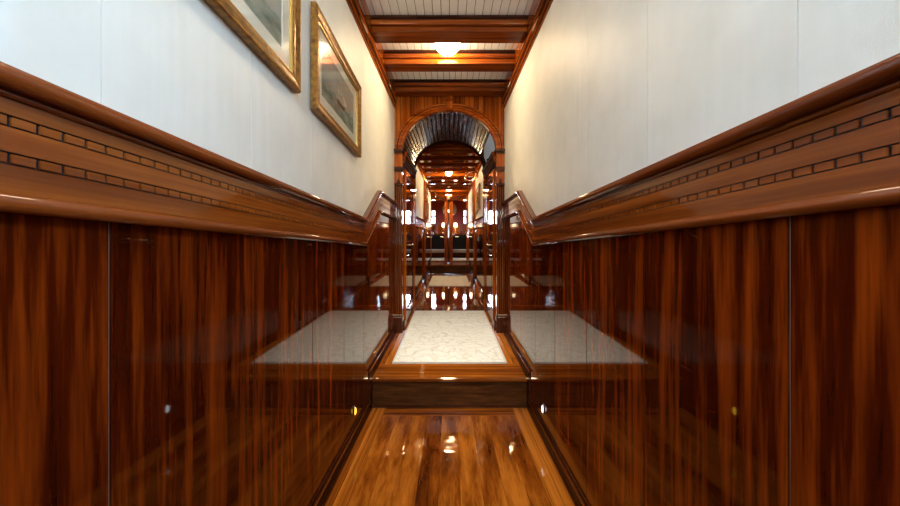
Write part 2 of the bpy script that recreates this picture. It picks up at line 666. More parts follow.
# ------------------------------------------------------------------ floors
EDGE = 0.405
mb = MB()
mb.box(-0.53, -EDGE, YB, YSTEP, -0.06, 0.0, 1)
mb.box(EDGE, 0.53, YB, YSTEP, -0.06, 0.0, 1)
mb.box(-EDGE, EDGE, YB, YSTEP - 0.115, -0.06, 0.0, 0)
mb.box(-EDGE, EDGE, YSTEP - 0.115, YSTEP, -0.06, 0.0, 2)
struct(mb.build('floor', [M['plank'], M['plank_edge'], M['plank_cross']]))
mb = MB(sheer)
mb.box(-0.53, -0.41, YSTEP + 0.222, YA2 - 0.02, FL - 0.10, FL, 1)
mb.box(0.41, 0.53, YSTEP + 0.222, YA2 - 0.02, FL - 0.10, FL, 1)
mb.box(-0.41, 0.41, YSTEP + 0.222, YA2 - 0.02, FL - 0.10, FL, 0)
mb.box(-0.53, 0.53, YA2 - 0.02, YA2 + 0.10, FL - 0.10, FL + 0.003, 2)
mb.box(-0.53, -0.36, YA2 + 0.10, YS2, FL - 0.10, FL, 1)
mb.box(0.36, 0.53, YA2 + 0.10, YS2, FL - 0.10, FL, 1)
mb.box(-0.36, 0.36, YA2 + 0.10, YS2 - 0.10, FL - 0.10, FL, 0)
mb.box(-0.36, 0.36, YS2 - 0.10, YS2, FL - 0.10, FL, 2)
struct(mb.build('floor_upper', [M['plank_red'], M['plank_edge'], M['plank_cross']]))
mb = MB(sheer)
mb.box(-1.75, 1.75, YS2 + 0.14, YSAL + 0.1, FL3 - 0.10, FL3, 0)
struct(mb.build('floor_saloon', M['plank_red']))


def step(label, y, zlow, ztop, hw, depth, yo):
    t = thing('step', label, 'step', (0, y, zlow))
    m = MB()
    m.box(-hw, hw, y, y + 0.05, zlow, ztop - 0.026)
    m.build('riser', M['riser'], t)
    m = MB()
    m.box(-hw, hw, y - 0.006, y + 0.0, zlow, zlow + 0.014)
    m.build('riser_bead', M['dark_x'], t)
    m = MB()
    z0, z1 = ztop - 0.026, ztop
    sl = SH * depth
    yf = y - yo
    prof = [(yf + 0.010, z0), (yf + 0.002, z0 + 0.006), (yf, z0 + 0.013), (yf + 0.002, z1 - 0.005), (yf + 0.010, z1),
            (y + depth, z1 + sl), (y + depth, z0 + sl)]
    m.rings([[(x, a, b) for a, b in prof] for x in (-hw, hw)])
    m.build('tread', M['plank_cross'], t)
    return t


step('broad wooden step with dark riser in front of the large cream rug', YSTEP, 0.0, zs(YSTEP, FL), 0.498, 0.222, 0.022)
step('distant low wooden step behind the small cream rug, below the twin glazed openings', YS2, zs(YS2, FL) - 0.002, zs(YS2, FL3), 0.46, 0.14, 0.022)


# ------------------------------------------------------------------ baseboards
def baseboard(side, name):
    root = struct_empty(name)
    m = MB()
    fx, bxk = 0.497, XW - 0.0115
    yv = YSTEP - 0.085
    h = 0.088
    def ring(y, zb, zt):
        return [(side * fx, y, zb), (side * fx, y, zt - 0.016), (side * (fx + 0.003), y, zt - 0.012), (side * (fx + 0.003), y, zt), (side * bxk, y, zt), (side * bxk, y, zb)]
    m.rings([ring(YB, 0.0, h), ring(yv, 0.0, h)])
    zt = zs(YSTEP, FL) + h
    m.rings([ring(yv, 0.0, zt - 0.005), ring(YSTEP - 0.005, 0.0, zt)])
    m.rings([ring(YSTEP - 0.005, zs(YSTEP, FL) - 0.02, zt), ring(YA - 0.06, zs(YA - .06, FL) - 0.02, zs(YA - 0.06, FL) + h)])
    m.build('skirting_board', M['skirting'], root)
    # light bead along the top
    b = MB()
    def bead(y, z):
        return [(side * (fx - 0.004 + 0.006 * math.cos(a)), y, z + 0.006 * math.sin(a)) for a in [2 * PI * k / 8 for k in range(8)]]
    b.rings([bead(YB, h - 0.012), bead(yv, h - 0.012)], smooth=True)
    b.rings([bead(yv, zt - 0.017), bead(YSTEP - 0.005, zt - 0.012), bead(YA - 0.06, zs(YA - 0.06, FL) + h - 0.012)], smooth=True)
    b.build('skirting_bead', M['cap'], root)


baseboard(-1, 'baseboard_left')
baseboard(1, 'baseboard_right')


# ------------------------------------------------------------------ chair rails
def sweep_side(mb, side, prof, path, smooth=False, mi=0):
    mb.rings([[(side * (XW - a), y, zb + b) for a, b in prof] for y, zb in path], smooth=smooth, mi=mi)


def rnd(a0, a1, b0, b1, r, n=4):
    """profile: rectangle with rounded inner (a1) corners"""
    p = [(a0, b0)]
    for k in range(n + 1):
        t = -PI / 2 + (PI / 2) * k / n
        p.append((a1 - r + r * math.cos(t), b0 + r + r * math.sin(t)))
    for k in range(n + 1):
        t = (PI / 2) * k / n
        p.append((a1 - r + r * math.cos(t), b1 - r + r * math.sin(t)))
    p.append((a0, b1))
    return p


def chair_rail(side, name, path, bricks=True, xoff=0.0):
    root = struct_empty(name)
    global XW
    keep = XW
    XW = keep + xoff
    rb = lambda y: rbase(y, path)
    m = MB()
    sweep_side(m, side, rnd(-0.0005, 0.036, 0.180, 0.206, 0.012), path, True)
    sweep_side(m, side, rnd(-0.0005, 0.022, 0.171, 0.181, 0.004, 2), path)
    m.build('rail_cap', M['cap'], root)
    m = MB()
    sweep_side(m, side, rnd(-0.0005, 0.032, 0.042, 0.064, 0.010), path, True)
    m.build('lower_moulding', M['cap'], root)
    m = MB()
    sweep_side(m, side, [(0.0, 0.055), (0.0145, 0.055), (0.0145, 0.175), (0.0, 0.175)], path)
    m.build('rail_backing', M['black_gap'], root)
    m = MB()
    rows = ((0.098, 0.1105), (0.1405, 0.1525))
    edges = [0.060, rows[0][0] - 0.0, rows[0][1], rows[1][0], rows[1][1], 0.1745]
    g = 0.0010
    for k in (0, 2, 4):
        sweep_side(m, side, [(0.014, edges[k] + (g if k else 0)), (0.0178, edges[k] + (g if k else 0)), (0.0178, edges[k + 1] - (g if k < 4 else 0)), (0.014, edges[k + 1] - (g if k < 4 else 0))], path)
    knots = [y for y, _ in path]
    if bricks:
        y = path[0][0] + 0.02
        while y < path[-1][0] - 0.03:
            ya, yb = y + 0.0025, y + 0.0275 - 0.0025
            for z0, z1 in rows:
                ys = [ya] + [q for q in knots if ya < q < yb] + [yb]
                m.rings([[(side * (XW - a), q, rb(q) + b) for a, b in ((0.014, z0 + g), (0.0178, z0 + g), (0.0178, z1 - g), (0.014, z1 - g))] for q in ys])
            y += 0.0275
    else:
        for z0, z1 in rows:
            sweep_side(m, side, [(0.014, z0 + g), (0.0178, z0 + g), (0.0178, z1 - g), (0.014, z1 - g)], path)
    m.build('fret_board', M['rail'], root, fix=False)
    XW = keep


chair_rail(-1, 'trim_1', RPATH)
chair_rail(1, 'trim_2', RPATH_R)

# ------------------------------------------------------------------ ceiling of the near passage, cornices, beams
ZC = 1.359
mb = MB(sheer)
mb.box(-0.60, 0.60, YB - 0.05, YA + 0.05, ZC + 0.010, ZC + 0.03, 1)
x = -0.516
while x < 0.51:
    mb.box(x + 0.0018, x + 0.0516 - 0.0018, YB, YA, ZC, ZC + 0.009)
    x += 0.0516
struct(mb.build('ceiling', [M['white_board'], M['groove_shade']], bevel=0.002))


def cornice(side, name):
    root = struct_empty(name)
    m = MB(sheer)
    prof = [(0.0, 1.150), (0.008, 1.150), (0.010, 1.158), (0.006, 1.163), (0.012, 1.172), (0.017, 1.180), (0.012, 1.186),
            (0.018, 1.196), (0.023, 1.206), (0.018, 1.211), (0.026, 1.222), (0.030, 1.232), (0.026, 1.240), (0.0, 1.240)]
    m.rings([[(side * (XW - a), y, b) for a, b in prof] for y in (YB, YA)])
    for i_ in range(len(prof)):
        m.mi[i_] = 1 if i_ in (2, 3, 6, 7, 10, 11) else 0  # coves coloured dark to paint the shade between the beads
    m.build('cornice_moulding', [M['warm_y'], M['dark_y']], root)
    m = MB(sheer)
    m.box(min(side * XW, side * (XW - 0.022)), max(side * XW, side * (XW - 0.022)), YB, YA, 1.2395, ZC + 0.002)
    m.build('cornice_fascia', M['warm_y'], root)


cornice(-1, 'trim_3')
cornice(1, 'trim_4')


def beam(label, y, group='ceiling beams over the near passage'):
    o = (0, y, zs(y, 1.261))
    t = thing('ceiling_beam', label, 'beam', o, group)
    d = 0.121
    X = 0.4925
    m = MB(sheer)
    m.box(-X, X, y, y + d, 1.2645, 1.300)
    m.build('lower_beam_board', M['warm_x'], t, bevel=0.004)
    m = MB(sheer)
    m.box(-X, X, y - 0.004, y + d + 0.004, 1.2610, 1.2665)
    m.build('bottom_bead', M['beam_shaded'], t, bevel=0.002)
    m = MB(sheer)
    m.box(-X, X, y - 0.022, y + d + 0.022, 1.302, 1.330)
    m.build('upper_beam_board', M['warm_x'], t, bevel=0.004)
    m = MB(sheer)
    m.box(-X, X, y - 0.010, y + d + 0.010, 1.330, 1.344)
    m.box(-X, X, y + 0.004, y + d - 0.004, 1.2995, 1.3025)
    m.box(-X, X, y - 0.020, y + d + 0.020, 1.344, ZC + 0.001)
    m.build('shadow_moulding', M['dark_x'], t)  # dark wood paints the shadow lines between the beam boards
    return t


beam('mahogany ceiling beam on the near side of the lit dome light', 2.181)
beam('mahogany ceiling beam just behind the dome light, catching its glow', 2.592)
beam('mahogany ceiling beam against the arched bulkhead, last before the arch', 3.09)
# beams behind the frame's edge carry the ceiling towards the camera

# ------------------------------------------------------------------ dome light
def dome(label, x, y, ztop, mat, r=0.088, hgt=0.108, group='dome ceiling lights'):
    t = thing('ceiling_light', label, 'ceiling light', (x, y, ztop), group)
    m = MB()
    m.lathe([(r * 1.02, 0.0), (r * 1.12, -0.004), (r * 1.14, -0.012), (r * 1.05, -0.02), (r * 0.9, -0.021)], (x, y, ztop))
    m.build('brass_ring', M['brass'], t)
    m = MB()
    prof = []
    for k in range(9):
        a = (PI / 2) * k / 8
        prof.append((max(r * math.cos(a), 0.004), -0.018 - (hgt - 0.03) * math.sin(a)))
    m.lathe(prof, (x, y, ztop), n=40, flute=0.025)
    for i_ in range(40 * 4):
        m.mi[i_] = 1
    m.build('glass_shade', [mat, M['dome_rim']], t)
    m = MB()
    m.lathe([(0.003, 0.0), (0.010, -0.004), (0.011, -0.010), (0.004, -0.016), (0.002, -0.018)], (x, y, ztop - hgt + 0.012), n=14)
    m.build('finial', M['brass'], t)
    for s in (-1, 1):
        m = MB()
        m.lathe([(0.004, 0), (0.005, 0.008), (0.003, 0.016)], (x + s * r * 1.1, y, ztop - 0.010), axis=(s, 0, 0), n=10)
        m.build('thumb_screw', M['brass'], t)
    return t


dome('lit cut-glass dome light on the white ceiling between two beams', -0.012, 2.445, zs(2.445, ZC), M['dome'])
dome('added fill dome light on the white ceiling above the camera, out of view', 0.0, 0.30, zs(0.30, ZC), M['dome_fill'])  # dome added out of view to light the near walls


def fill_downlight(label, x, y, aim, power, cone):  # unseen lamp added above the view to brighten rug and floor
    zt = zs(y, ZC)
    t = thing('fill_downlight', label, 'fill_downlight', (x, y, zt), 'added fill downlights above the camera')
    m = MB()
    m.lathe([(0.030, 0.0), (0.046, 0.0), (0.046, -0.006), (0.036, -0.009), (0.030, -0.004)], (x, y, zt - 0.001), n=28)
    m.build('bezel', M['brass'], t)
    m = MB()
    m.lathe([(0.002, -0.003), (0.029, -0.003), (0.029, -0.001), (0.002, -0.001)], (x, y, zt - 0.001), n=28)
    m.build('lens', M['shade'], t)
    d = bpy.data.lights.new('fill_beam', 'SPOT')
    d.energy, d.color, d.shadow_soft_size = power, (1.0, 0.93, 0.82), 0.028
    d.spot_size, d.spot_blend = math.radians(cone), 0.9
    o = bpy.data.objects.new('fill_beam', d)
    o.location = (x, y, zt - 0.04)
    o.rotation_euler = (Vector(aim) - o.location).to_track_quat('-Z', 'Y').to_euler()
    COL.objects.link(o)


fill_downlight('added, unseen brass downlight shining onto the large cream rug', 0.0, 1.36, (0.0, 3.05, 0.25), DOWN[0], 42)
fill_downlight('added, unseen brass downlight shining onto the lower wooden floor', 0.0, 0.93, (0.0, 1.70, 0.0), DOWN[1], 44)


# ------------------------------------------------------------------ arches
A_, B_, ZSP = 0.437, 0.362, 0.768


def ell(t, a=A_, b=B_):
    return Vector((a * math.cos(t), 0, ZSP + b * math.sin(t)))


def ell_n(t, a=A_, b=B_):
    return Vector((math.cos(t) / a, 0, math.sin(t) / b)).normalized()


def arch_ring(mb, y, prof, n=48):
    """prof: (radial offset, distance towards the camera)"""
    rr = []
    for k in range(n + 1):
        t = PI * k / n
        c, nn = ell(t), ell_n(t)
        rr.append([c + nn * r_ + Vector((0, y - p, 0)) for r_, p in prof])
    mb.rings(rr, smooth=False)


# bulkhead above the near arch (boards with the arch cut out)
mb = MB(sheer)
nb = 48
xs = [-XW + 0.001] + [-0.50 + 0.0215 * k for k in range(0, 48)] + [XW - 0.001]
xs = [q for q in xs if abs(q) <= XW]


def archz(x, off=0.03):
    a, b = A_ + off, B_ + off
    return ZSP + b * math.sqrt(max(0.0, 1 - (x / a) ** 2)) if abs(x) < a else ZSP


fine = []
for a, b in zip(xs, xs[1:]):
    fine += [a, (a + b) / 2]
fine.append(xs[-1])
rr = [[(x, YA, archz(x)), (x, YA, 1.354), (x, YA + 0.05, 1.354), (x, YA + 0.05, archz(x))] for x in fine]
mb.rings(rr)
arch = thing('archway', 'near mahogany archway with keystone framing the passage ahead, beside the white walls', 'archway', (0, YA, zs(YA, FL)), 'arches over the passage')
mb.build('bulkhead_boards', M['bulk'], arch)
m = MB(sheer)
arch_ring(m, YA, [(0.0, -0.04), (0.0, 0.022), (0.010, 0.030), (0.022, 0.030), (0.028, 0.022), (0.046, 0.022), (0.052, 0.028), (0.064, 0.028), (0.072, 0.016), (0.072, -0.0)])
for i_ in range(len(m.mi)):
    if i_ < 480 and i_ % 10 in (3, 5, 8):
        m.mi[i_] = 1  # step faces darkened, shade of the arch profile put into the colour
m.build('arch_moulding', [M['warm_x'], M['arch_dark']], arch)
m = MB(sheer)
arch_ring(m, YA, [(-0.006, -0.03), (-0.006, 0.016), (0.0005, 0.016), (0.0005, -0.03)])
m.build('inner_bead', M['cap'], arch)
key = None
m = MB(sheer)
m.box(-0.030, 0.030, YA - 0.055, YA - 0.0, ZSP + B_ + 0.012, 1.258)
key = m.build('keystone', M['warm_z'], arch, bevel=0.004)
m = MB(sheer)
m.box(-0.034, 0.034, YA - 0.064, YA - 0.0, ZSP + B_ + 0.078, ZSP + B_ + 0.090)
m.build('keystone_moulding', M['warm_x'], key, bevel=0.002)
m = MB(sheer)
m.box(-0.036, 0.036, YA - 0.062, YA - 0.0, ZSP + B_ - 0.010, ZSP + B_ + 0.010)
m.build('keystone_moulding', M['warm_x'], key, bevel=0.002)
for s in (-1, 1):
    xa, xb = 0.439, XW - 0.001
    def bx(mb, a, b, p, z0, z1):
        mb.box(min(s * a, s * b), max(s * a, s * b), YA - p, YA + 0.05, z0, z1)
    m = MB(sheer)
    # fluted shaft: half-round reeds on a board
    bx(m, xa, xb, 0.012, FL, ZSP - 0.02)
    pil = m.build('pilaster', M['warm_z'], arch)
    m = MB(sheer)
    for k in range(4):
        cx = s * (xa + 0.010 + 0.0185 * k)
        rr = []
        for z in (FL + 0.17, 0.44):
            rr.append([Vector((cx + 0.0078 * math.cos(a), YA - 0.010 - 0.012 * math.sin(a), z)) for a in [PI * q / 8 for q in range(9)]])
        m.rings(rr, smooth=True)
    m.build('pilaster_reed', M['dark_z'], pil)
    m = MB(sheer)
    bx(m, xa - 0.004, xb, 0.028, FL, FL + 0.15)
    bx(m, xa - 0.002, xb, 0.022, FL + 0.15, FL + 0.17)
    m.build('plinth', M['dark_z'], pil, bevel=0.003)
    m = MB(sheer)
    bx(m, xa - 0.016, xb, 0.046, ZSP - 0.022, ZSP + 0.002)
    bx(m, xa - 0.006, xb, 0.030, ZSP - 0.036, ZSP - 0.022)
    m.build('capital', M['dark_x'], pil, bevel=0.002)
    m = MB(sheer)
    bx(m, xa - 0.004, xb, 0.024, 0.562, 0.574)
    bx(m, xa - 0.006, xb, 0.030, 0.574, 0.608)
    m.build('collar', M['dark_x'], pil, bevel=0.002)
    m = MB(sheer)
    bx(m, xa - 0.006, xb, 0.032, 0.436, 0.452)
    m.build('collar', M['dark_x'], pil, bevel=0.002)
    m = MB(sheer)
    xc = s * (xa + xb) / 2
    pts = [(-0.022, 0.452), (0.022, 0.452), (0.0, 0.505)]
    m.rings([[(xc + a, YA - 0.012, b) for a, b in pts], [(xc + a * 0.5, YA - 0.026, 0.452 + (b - 0.452) * 0.6 + 0.006) for a, b in pts]])
    m.build('pyramid_boss', M['dark_z'], pil)

# barrel vault between the two arches (boards running away from the camera)
T_CUT = 0.62          # to starboard the vault starts above an open white niche
mb = MB(sheer)
nb = 30
for k in range(nb):
    t0, t1 = PI * k / nb, PI * (k + 1) / nb
    if t1 < T_CUT:
        continue
    rr = []
    for y in (YA + 0.03, YA2 - 0.02):
        ring = []
        for t, off in ((t0, 0.008), (t0 + (t1 - t0) * 0.10, 0.0), (t0 + (t1 - t0) * 0.5, 0.0012), (t1 - (t1 - t0) * 0.10, 0.0), (t1, 0.008)):
            c = ell(t) + ell_n(t) * off
            ring.append((c.x, y, c.z))
        for t in (t1, t0):
            c = ell(t) + ell_n(t) * 0.02
            ring.append((c.x, y, c.z))
        rr.append(ring)
    mb.rings(rr)
struct(mb.build('ceiling_vault', M['vault']))

# pale side lobby behind the cut part of the vault
mb = MB(sheer)
mb.box(1.12, 1.15, YA + 0.05, YA2, 0.74, 1.75)
mb.box(0.43, 1.15, YA2 - 0.03, YA2 - 0.005, 0.74, 1.75)
mb.box(0.53, 1.15, YA + 0.055, YA + 0.08, 0.74, 1.75)
mb.box(0.516, 1.15, YA + 0.05, YA2 - 0.01, 0.735, 0.766)
mb.box(0.30, 1.15, YA + 0.05, YA2 - 0.01, 1.75, 1.78)
mb.box(0.30, 0.32, YA + 0.05, YA2 - 0.01, 1.05, 1.75)
struct(mb.build('wall_lobby', M['white_paint']))
hg = MB(sheer)
hg.rings([[(0.455, YA2 - 0.030, 0.90), (0.50, YA2 - 0.030, 0.835), (0.49, YA2 - 0.030, 0.905)], [(0.455, YA2 - 0.06, 0.90), (0.50, YA2 - 0.06, 0.835), (0.49, YA2 - 0.06, 0.905)]])
tag(hg.build('bracket', M['dark_z'], origin=(0.48, YA2 - 0.03, zs(YA2 - 0.03, 0.88))), 'small dark triangular bracket in the pale niche under the vault', 'bracket')

# sides of the vestibule with a glossy door each
for s, nm, dn in ((-1, 'wall_left_vestibule', 'door_1'), (1, 'wall_right_vestibule', 'door_2')):
    def bx(mb, a, b, y0, y1, z0, z1, mi=0):
        mb.box(min(s * a, s * b), max(s * a, s * b), y0, y1, z0, z1, mi)
    m = MB(sheer)
    bx(m, A_ + 0.012, XW, YA + 0.05, YA2, FL, 0.76)
    struct(m.build(nm, M['panel']))
    d = struct_empty(dn, (s * A_, 3.4, zs(3.4, FL)))
    ya, yb, zb, zt = YA + 0.20, YA2 - 0.13, FL + 0.012, 0.55
    m = MB(sheer)
    w_ = 0.09
    x_f, x_b = A_ - 0.006, A_ + 0.0115
    bx(m, x_f, x_b, ya, ya + w_, zb, zt)
    bx(m, x_f, x_b, yb - w_, yb, zb, zt)
    for z0, z1 in ((zb, zb + 0.14), (-0.20, -0.10), (zt - 0.09, zt)):
        bx(m, x_f, x_b, ya + w_, yb - w_, z0, z1)
    m.build('door_stiles', M['panel'], d, bevel=0.003)
    m = MB(sheer)
    for z0, z1 in ((zb + 0.14, -0.20), (-0.10, zt - 0.09)):
        bx(m, A_ + 0.004, A_ + 0.0118, ya + w_, yb - w_, z0, z1)
        bx(m, A_ - 0.002, A_ + 0.006, ya + w_ + 0.05, yb - w_ - 0.05, z0 + 0.05, z1 - 0.05)
    m.build('door_panel', M['panel'], d, bevel=0.003)
    m = MB(sheer)
    bx(m, A_ - 0.014, A_ + 0.011, ya - 0.06, ya - 0.004, FL, zt + 0.06)
    bx(m, A_ - 0.014, A_ + 0.011, yb + 0.004, yb + 0.06, FL, zt + 0.06)
    bx(m, A_ - 0.014, A_ + 0.011, ya - 0.004, yb + 0.004, zt + 0.004, zt + 0.06)
    m.build('door_frame', M['warm_z'], d, bevel=0.003)
    m = MB(sheer)
    m.tube([(s * (A_ - 0.004), ya + 0.045, -0.13), (s * (A_ - 0.045), ya + 0.045, -0.13), (s * (A_ - 0.050), ya + 0.06, -0.13), (s * (A_ - 0.050), ya + 0.15, -0.128)], 0.008)
    bx(m, A_ - 0.010, A_ - 0.005, ya + 0.025, ya + 0.065, -0.22, -0.06)
    m.build('door_handle', M['brass'], d)
    # beaded impost moulding under the vault
    m = MB(sheer)
    prof = [(-0.012, 0.660), (0.010, 0.660), (0.014, 0.668), (0.010, 0.674), (0.018, 0.686), (0.022, 0.694), (0.016, 0.701), (0.024, 0.714),
            (0.030, 0.722), (0.024, 0.730), (0.034, 0.744), (0.038, 0.756), (0.030, 0.766), (-0.012, 0.766)]
    m.rings([[(s * (A_ - a), y, b) for a, b in prof] for y in (YA + 0.052, YA2 - 0.035)])
    for i_ in range(len(prof)):
        m.mi[i_] = 1 if i_ in (2, 3, 6, 7, 10, 11) else 0  # dark stripes paint the shade in the hollows of the moulding
    struct(m.build('trim_5' if s < 0 else 'trim_6', [M['impost'], M['arch_dark']]))
    m = MB(sheer)
    bx(m, A_ - 0.012, A_ + 0.0118, YA + 0.052, YA + 0.13, FL, FL + 0.09)
    bx(m, A_ - 0.012, A_ + 0.0118, YA2 - 0.06, YA2 - 0.035, FL, FL + 0.09)
    struct(m.build('baseboard_left_vestibule' if s < 0 else 'baseboard_right_vestibule', M['dark_y']))

arch2 = thing('archway', 'far archway with slim dark-edged frame at the inner end of the dark vault', 'archway', (0, YA2, zs(YA2, FL)), 'arches over the passage')
m = MB(sheer)
arch_ring(m, YA2, [(-0.010, -0.05), (-0.010, 0.03), (0.0, 0.036), (0.03, 0.036), (0.03, -0.05)])
m.build('arch_moulding', M['arch_dark'], arch2)
for s in (-1, 1):
    m = MB(sheer)
    m.box(min(s * 0.424, s * 0.50), max(s * 0.424, s * 0.50), YA2 - 0.033, YA2 + 0.05, FL, ZSP)
    m.build('jamb', M['warm_z'], arch2, bevel=0.004)
# closing wall over the far arch, towards the inner passage
mb = MB(sheer)
fx = [-0.56 + 0.02 * k for k in range(57)]
rr = [[(x, YA2 + 0.02, archz(x, 0.012)), (x, YA2 + 0.02, 1.5), (x, YA2 + 0.05, 1.5), (x, YA2 + 0.05, archz(x, 0.012))] for x in fx]
mb.rings(rr)
mb.build('bulkhead_boards', M['bulk'], arch2)

# ------------------------------------------------------------------ inner passage
XI = 0.472
IPATH = [(YA2 + 0.05, 1.0 + SH * (YA2 + 0.05) + 0.01), (YEND - 0.06, 1.0 + SH * (YEND - 0.06) + 0.01)]
for s, nm in ((-1, 'wall_left_inner'), (1, 'wall_right_inner')):
    root = struct_empty(nm)
    m = MB(sheer)
    m.box(min(s * XI, s * (XI + 0.05)), max(s * XI, s * (XI + 0.05)), YA2 + 0.05, YEND + 0.05, -0.02, 1.3)
    m.build('vinyl_panel', M['vinyl'], root)
    m = MB(sheer)
    m.box(min(s * (XI - 0.01), s * (XI + 0.05)), max(s * (XI - 0.01), s * (XI + 0.05)), YA2 + 0.05, YEND + 0.05, FL - 0.02, 0.10)
    m.build('mahogany_panel', M['panel'], root)
    chair_rail(s, 'trim_7' if s < 0 else 'trim_8', IPATH, False, XI - XW)
    m = MB(sheer)
    m.box(min(s * (XI - 0.03), s * XI), max(s * (XI - 0.03), s * XI), YA2 + 0.05, YS2, FL, FL + 0.09)
    m.box(min(s * (XI - 0.03), s * XI), max(s * (XI - 0.03), s * XI), YS2, YEND, FL, FL3 + 0.09)
    struct(m.build('baseboard_left_inner' if s < 0 else 'baseboard_right_inner', M['dark_y'], bevel=0.006))
    m = MB(sheer_back)
    prof = [(0.0, 1.030), (0.012, 1.030), (0.016, 1.045), (0.012, 1.055), (0.026, 1.075), (0.022, 1.085), (0.040, 1.11), (0.040, 1.20), (0.0, 1.20)]
    m.rings([[(s * (XI - a), y, b) for a, b in prof] for y in (YA2 + 0.05, YEND)])
    struct(m.build('trim_9' if s < 0 else 'trim_10', M['warm_y']))
    # pilaster half way
    t = thing('pilaster', ('flat mahogany pilaster between the white wall and the small picture, port side' if s < 0 else
                           'flat mahogany pilaster beyond the picture light, between two white wall sections'), 'pilaster', (s * XI, 6.3, zs(6.3, FL)), 'pilasters of the inner passage')
    m = MB(sheer)
    m.box(min(s * 0.430, s * (XI - 0.0105)), max(s * 0.430, s * (XI - 0.0105)), 6.20, 6.50, FL, 0.93)
    m.build('shaft', M['warm_z'], t, bevel=0.005)
    m = MB(sheer)
    m.box(min(s * 0.424, s * (XI - 0.0105)), max(s * 0.424, s * (XI - 0.0105)), 6.19, 6.51, FL, FL + 0.14)
    m.build('plinth', M['dark_z'], t, bevel=0.004)

mb = MB(sheer_back)
mb.box(-0.53, 0.53, YA2 + 0.05, YEND + 0.05, 1.205, 1.23)
struct(mb.build('ceiling_inner', M['warm_y']))
y = 4.55
LB2 = ['first', 'second', 'third', 'fourth', 'fifth', 'sixth', 'seventh', 'eighth', 'ninth', 'tenth']
proto = None
k = 0
while y < 8.5:
    t = thing('ceiling_beam', 'mahogany beam of the inner passage ceiling, %s counted from the far arch' % LB2[k], 'beam', (0, y, 1.0 + SHB * y + 1.105), 'ceiling beams of the inner passage')
    m = MB(sheer_back)
    m.box(-XI + 0.039, XI - 0.039, y, y + 0.13, 1.105, 1.150)
    m.build('lower_beam_board', M['warm_x'], t, bevel=0.004)
    m = MB(sheer_back)
    m.box(-XI + 0.039, XI - 0.039, y - 0.025, y + 0.155, 1.150, 1.206)
    m.build('upper_beam_board', M['warm_x'], t, bevel=0.004)
    y += 0.43
    k += 1
for yy, lb in ((5.97, 'small lit dome light on the inner passage ceiling, nearer of the two'), (8.21, 'small lit dome light close to the end of the inner passage, by the camera')):
    zt = 1.0 + SHB * yy + 1.205
    dome(lb, -0.012, yy, zt, M['dome_far'], 0.078, 0.155 if yy < 7 else 0.12, 'dome lights of the inner passage')

# end wall: two openings and a post
root = struct_empty('wall_end')
m = MB(sheer)
HZ = 0.80
m.box(-XI, XI, YEND, YEND + 0.08, HZ, 1.25)
m.build('header', M['warm_x'], root)
for nm, a_, b_ in (('trim_11', -XI - 0.02, -0.452), ('trim_12', 0.425, XI + 0.02)):
    m = MB(sheer)
    m.box(a_, b_, YEND - 0.02, YEND + 0.08, FL3, HZ)
    struct(m.build(nm, M['warm_z'], bevel=0.005))
post = thing('post', 'mahogany post with reeded face standing between the two openings at the passage end', 'post', (-0.022, YEND, zs(YEND, FL3)))
m = MB(sheer)
m.box(-0.128, 0.084, YEND - 0.02, YEND + 0.085, FL3, HZ)
m.build('post_shaft', M['post_wood'], post, bevel=0.006)
m = MB(sheer)
for cx in (-0.095, -0.058, 0.014, 0.051):
    m.rings([[Vector((cx + 0.013 * math.cos(a), YEND - 0.018 - 0.018 * math.sin(a), z)) for a in [PI * q / 6 for q in range(7)]] for z in (FL3 + 0.08, HZ - 0.03)], smooth=True)
m.build('post_reed', M['post_wood'], post)
m = MB(sheer)
m.box(-0.015 - 0.022, 0.015 - 0.022, YEND - 0.045, YEND - 0.018, FL3, HZ)
m.build('post_groove', M['dark_z'], post)
m = MB(sheer)
for s in (-1, 1):
    pts = [(-0.022 + s * 0.05, HZ + 0.085), (-0.022 + s * 0.43, HZ + 0.11), (-0.022 + s * 0.43, HZ + 0.075), (-0.022 + s * 0.05, HZ - 0.03)]
    m.rings([[(a, YEND - 0.06, b) for a, b in pts], [(a, YEND - 0.001, b) for a, b in pts]])
m.build('post_bracket', M['dark_x'], post)
cmr = thing('security_camera', 'small pale dome camera hanging above the post at the passage end', 'camera', (-0.022, YEND - 0.07, zs(YEND, 0.93)))
m = MB(sheer)
m.box(-0.105, 0.06, YEND - 0.10, YEND - 0.061, 0.91, 0.93)
m.build('mounting_plate', M['brass'], cmr)
m = MB(sheer)
m.lathe([(0.004, 0), (0.036, 0.015), (0.042, 0.05), (0.026, 0.085), (0.026, 0.10)], (-0.022, YEND - 0.12, 0.80), n=16)
m.build('camera_body', M['cam_grey'], cmr)

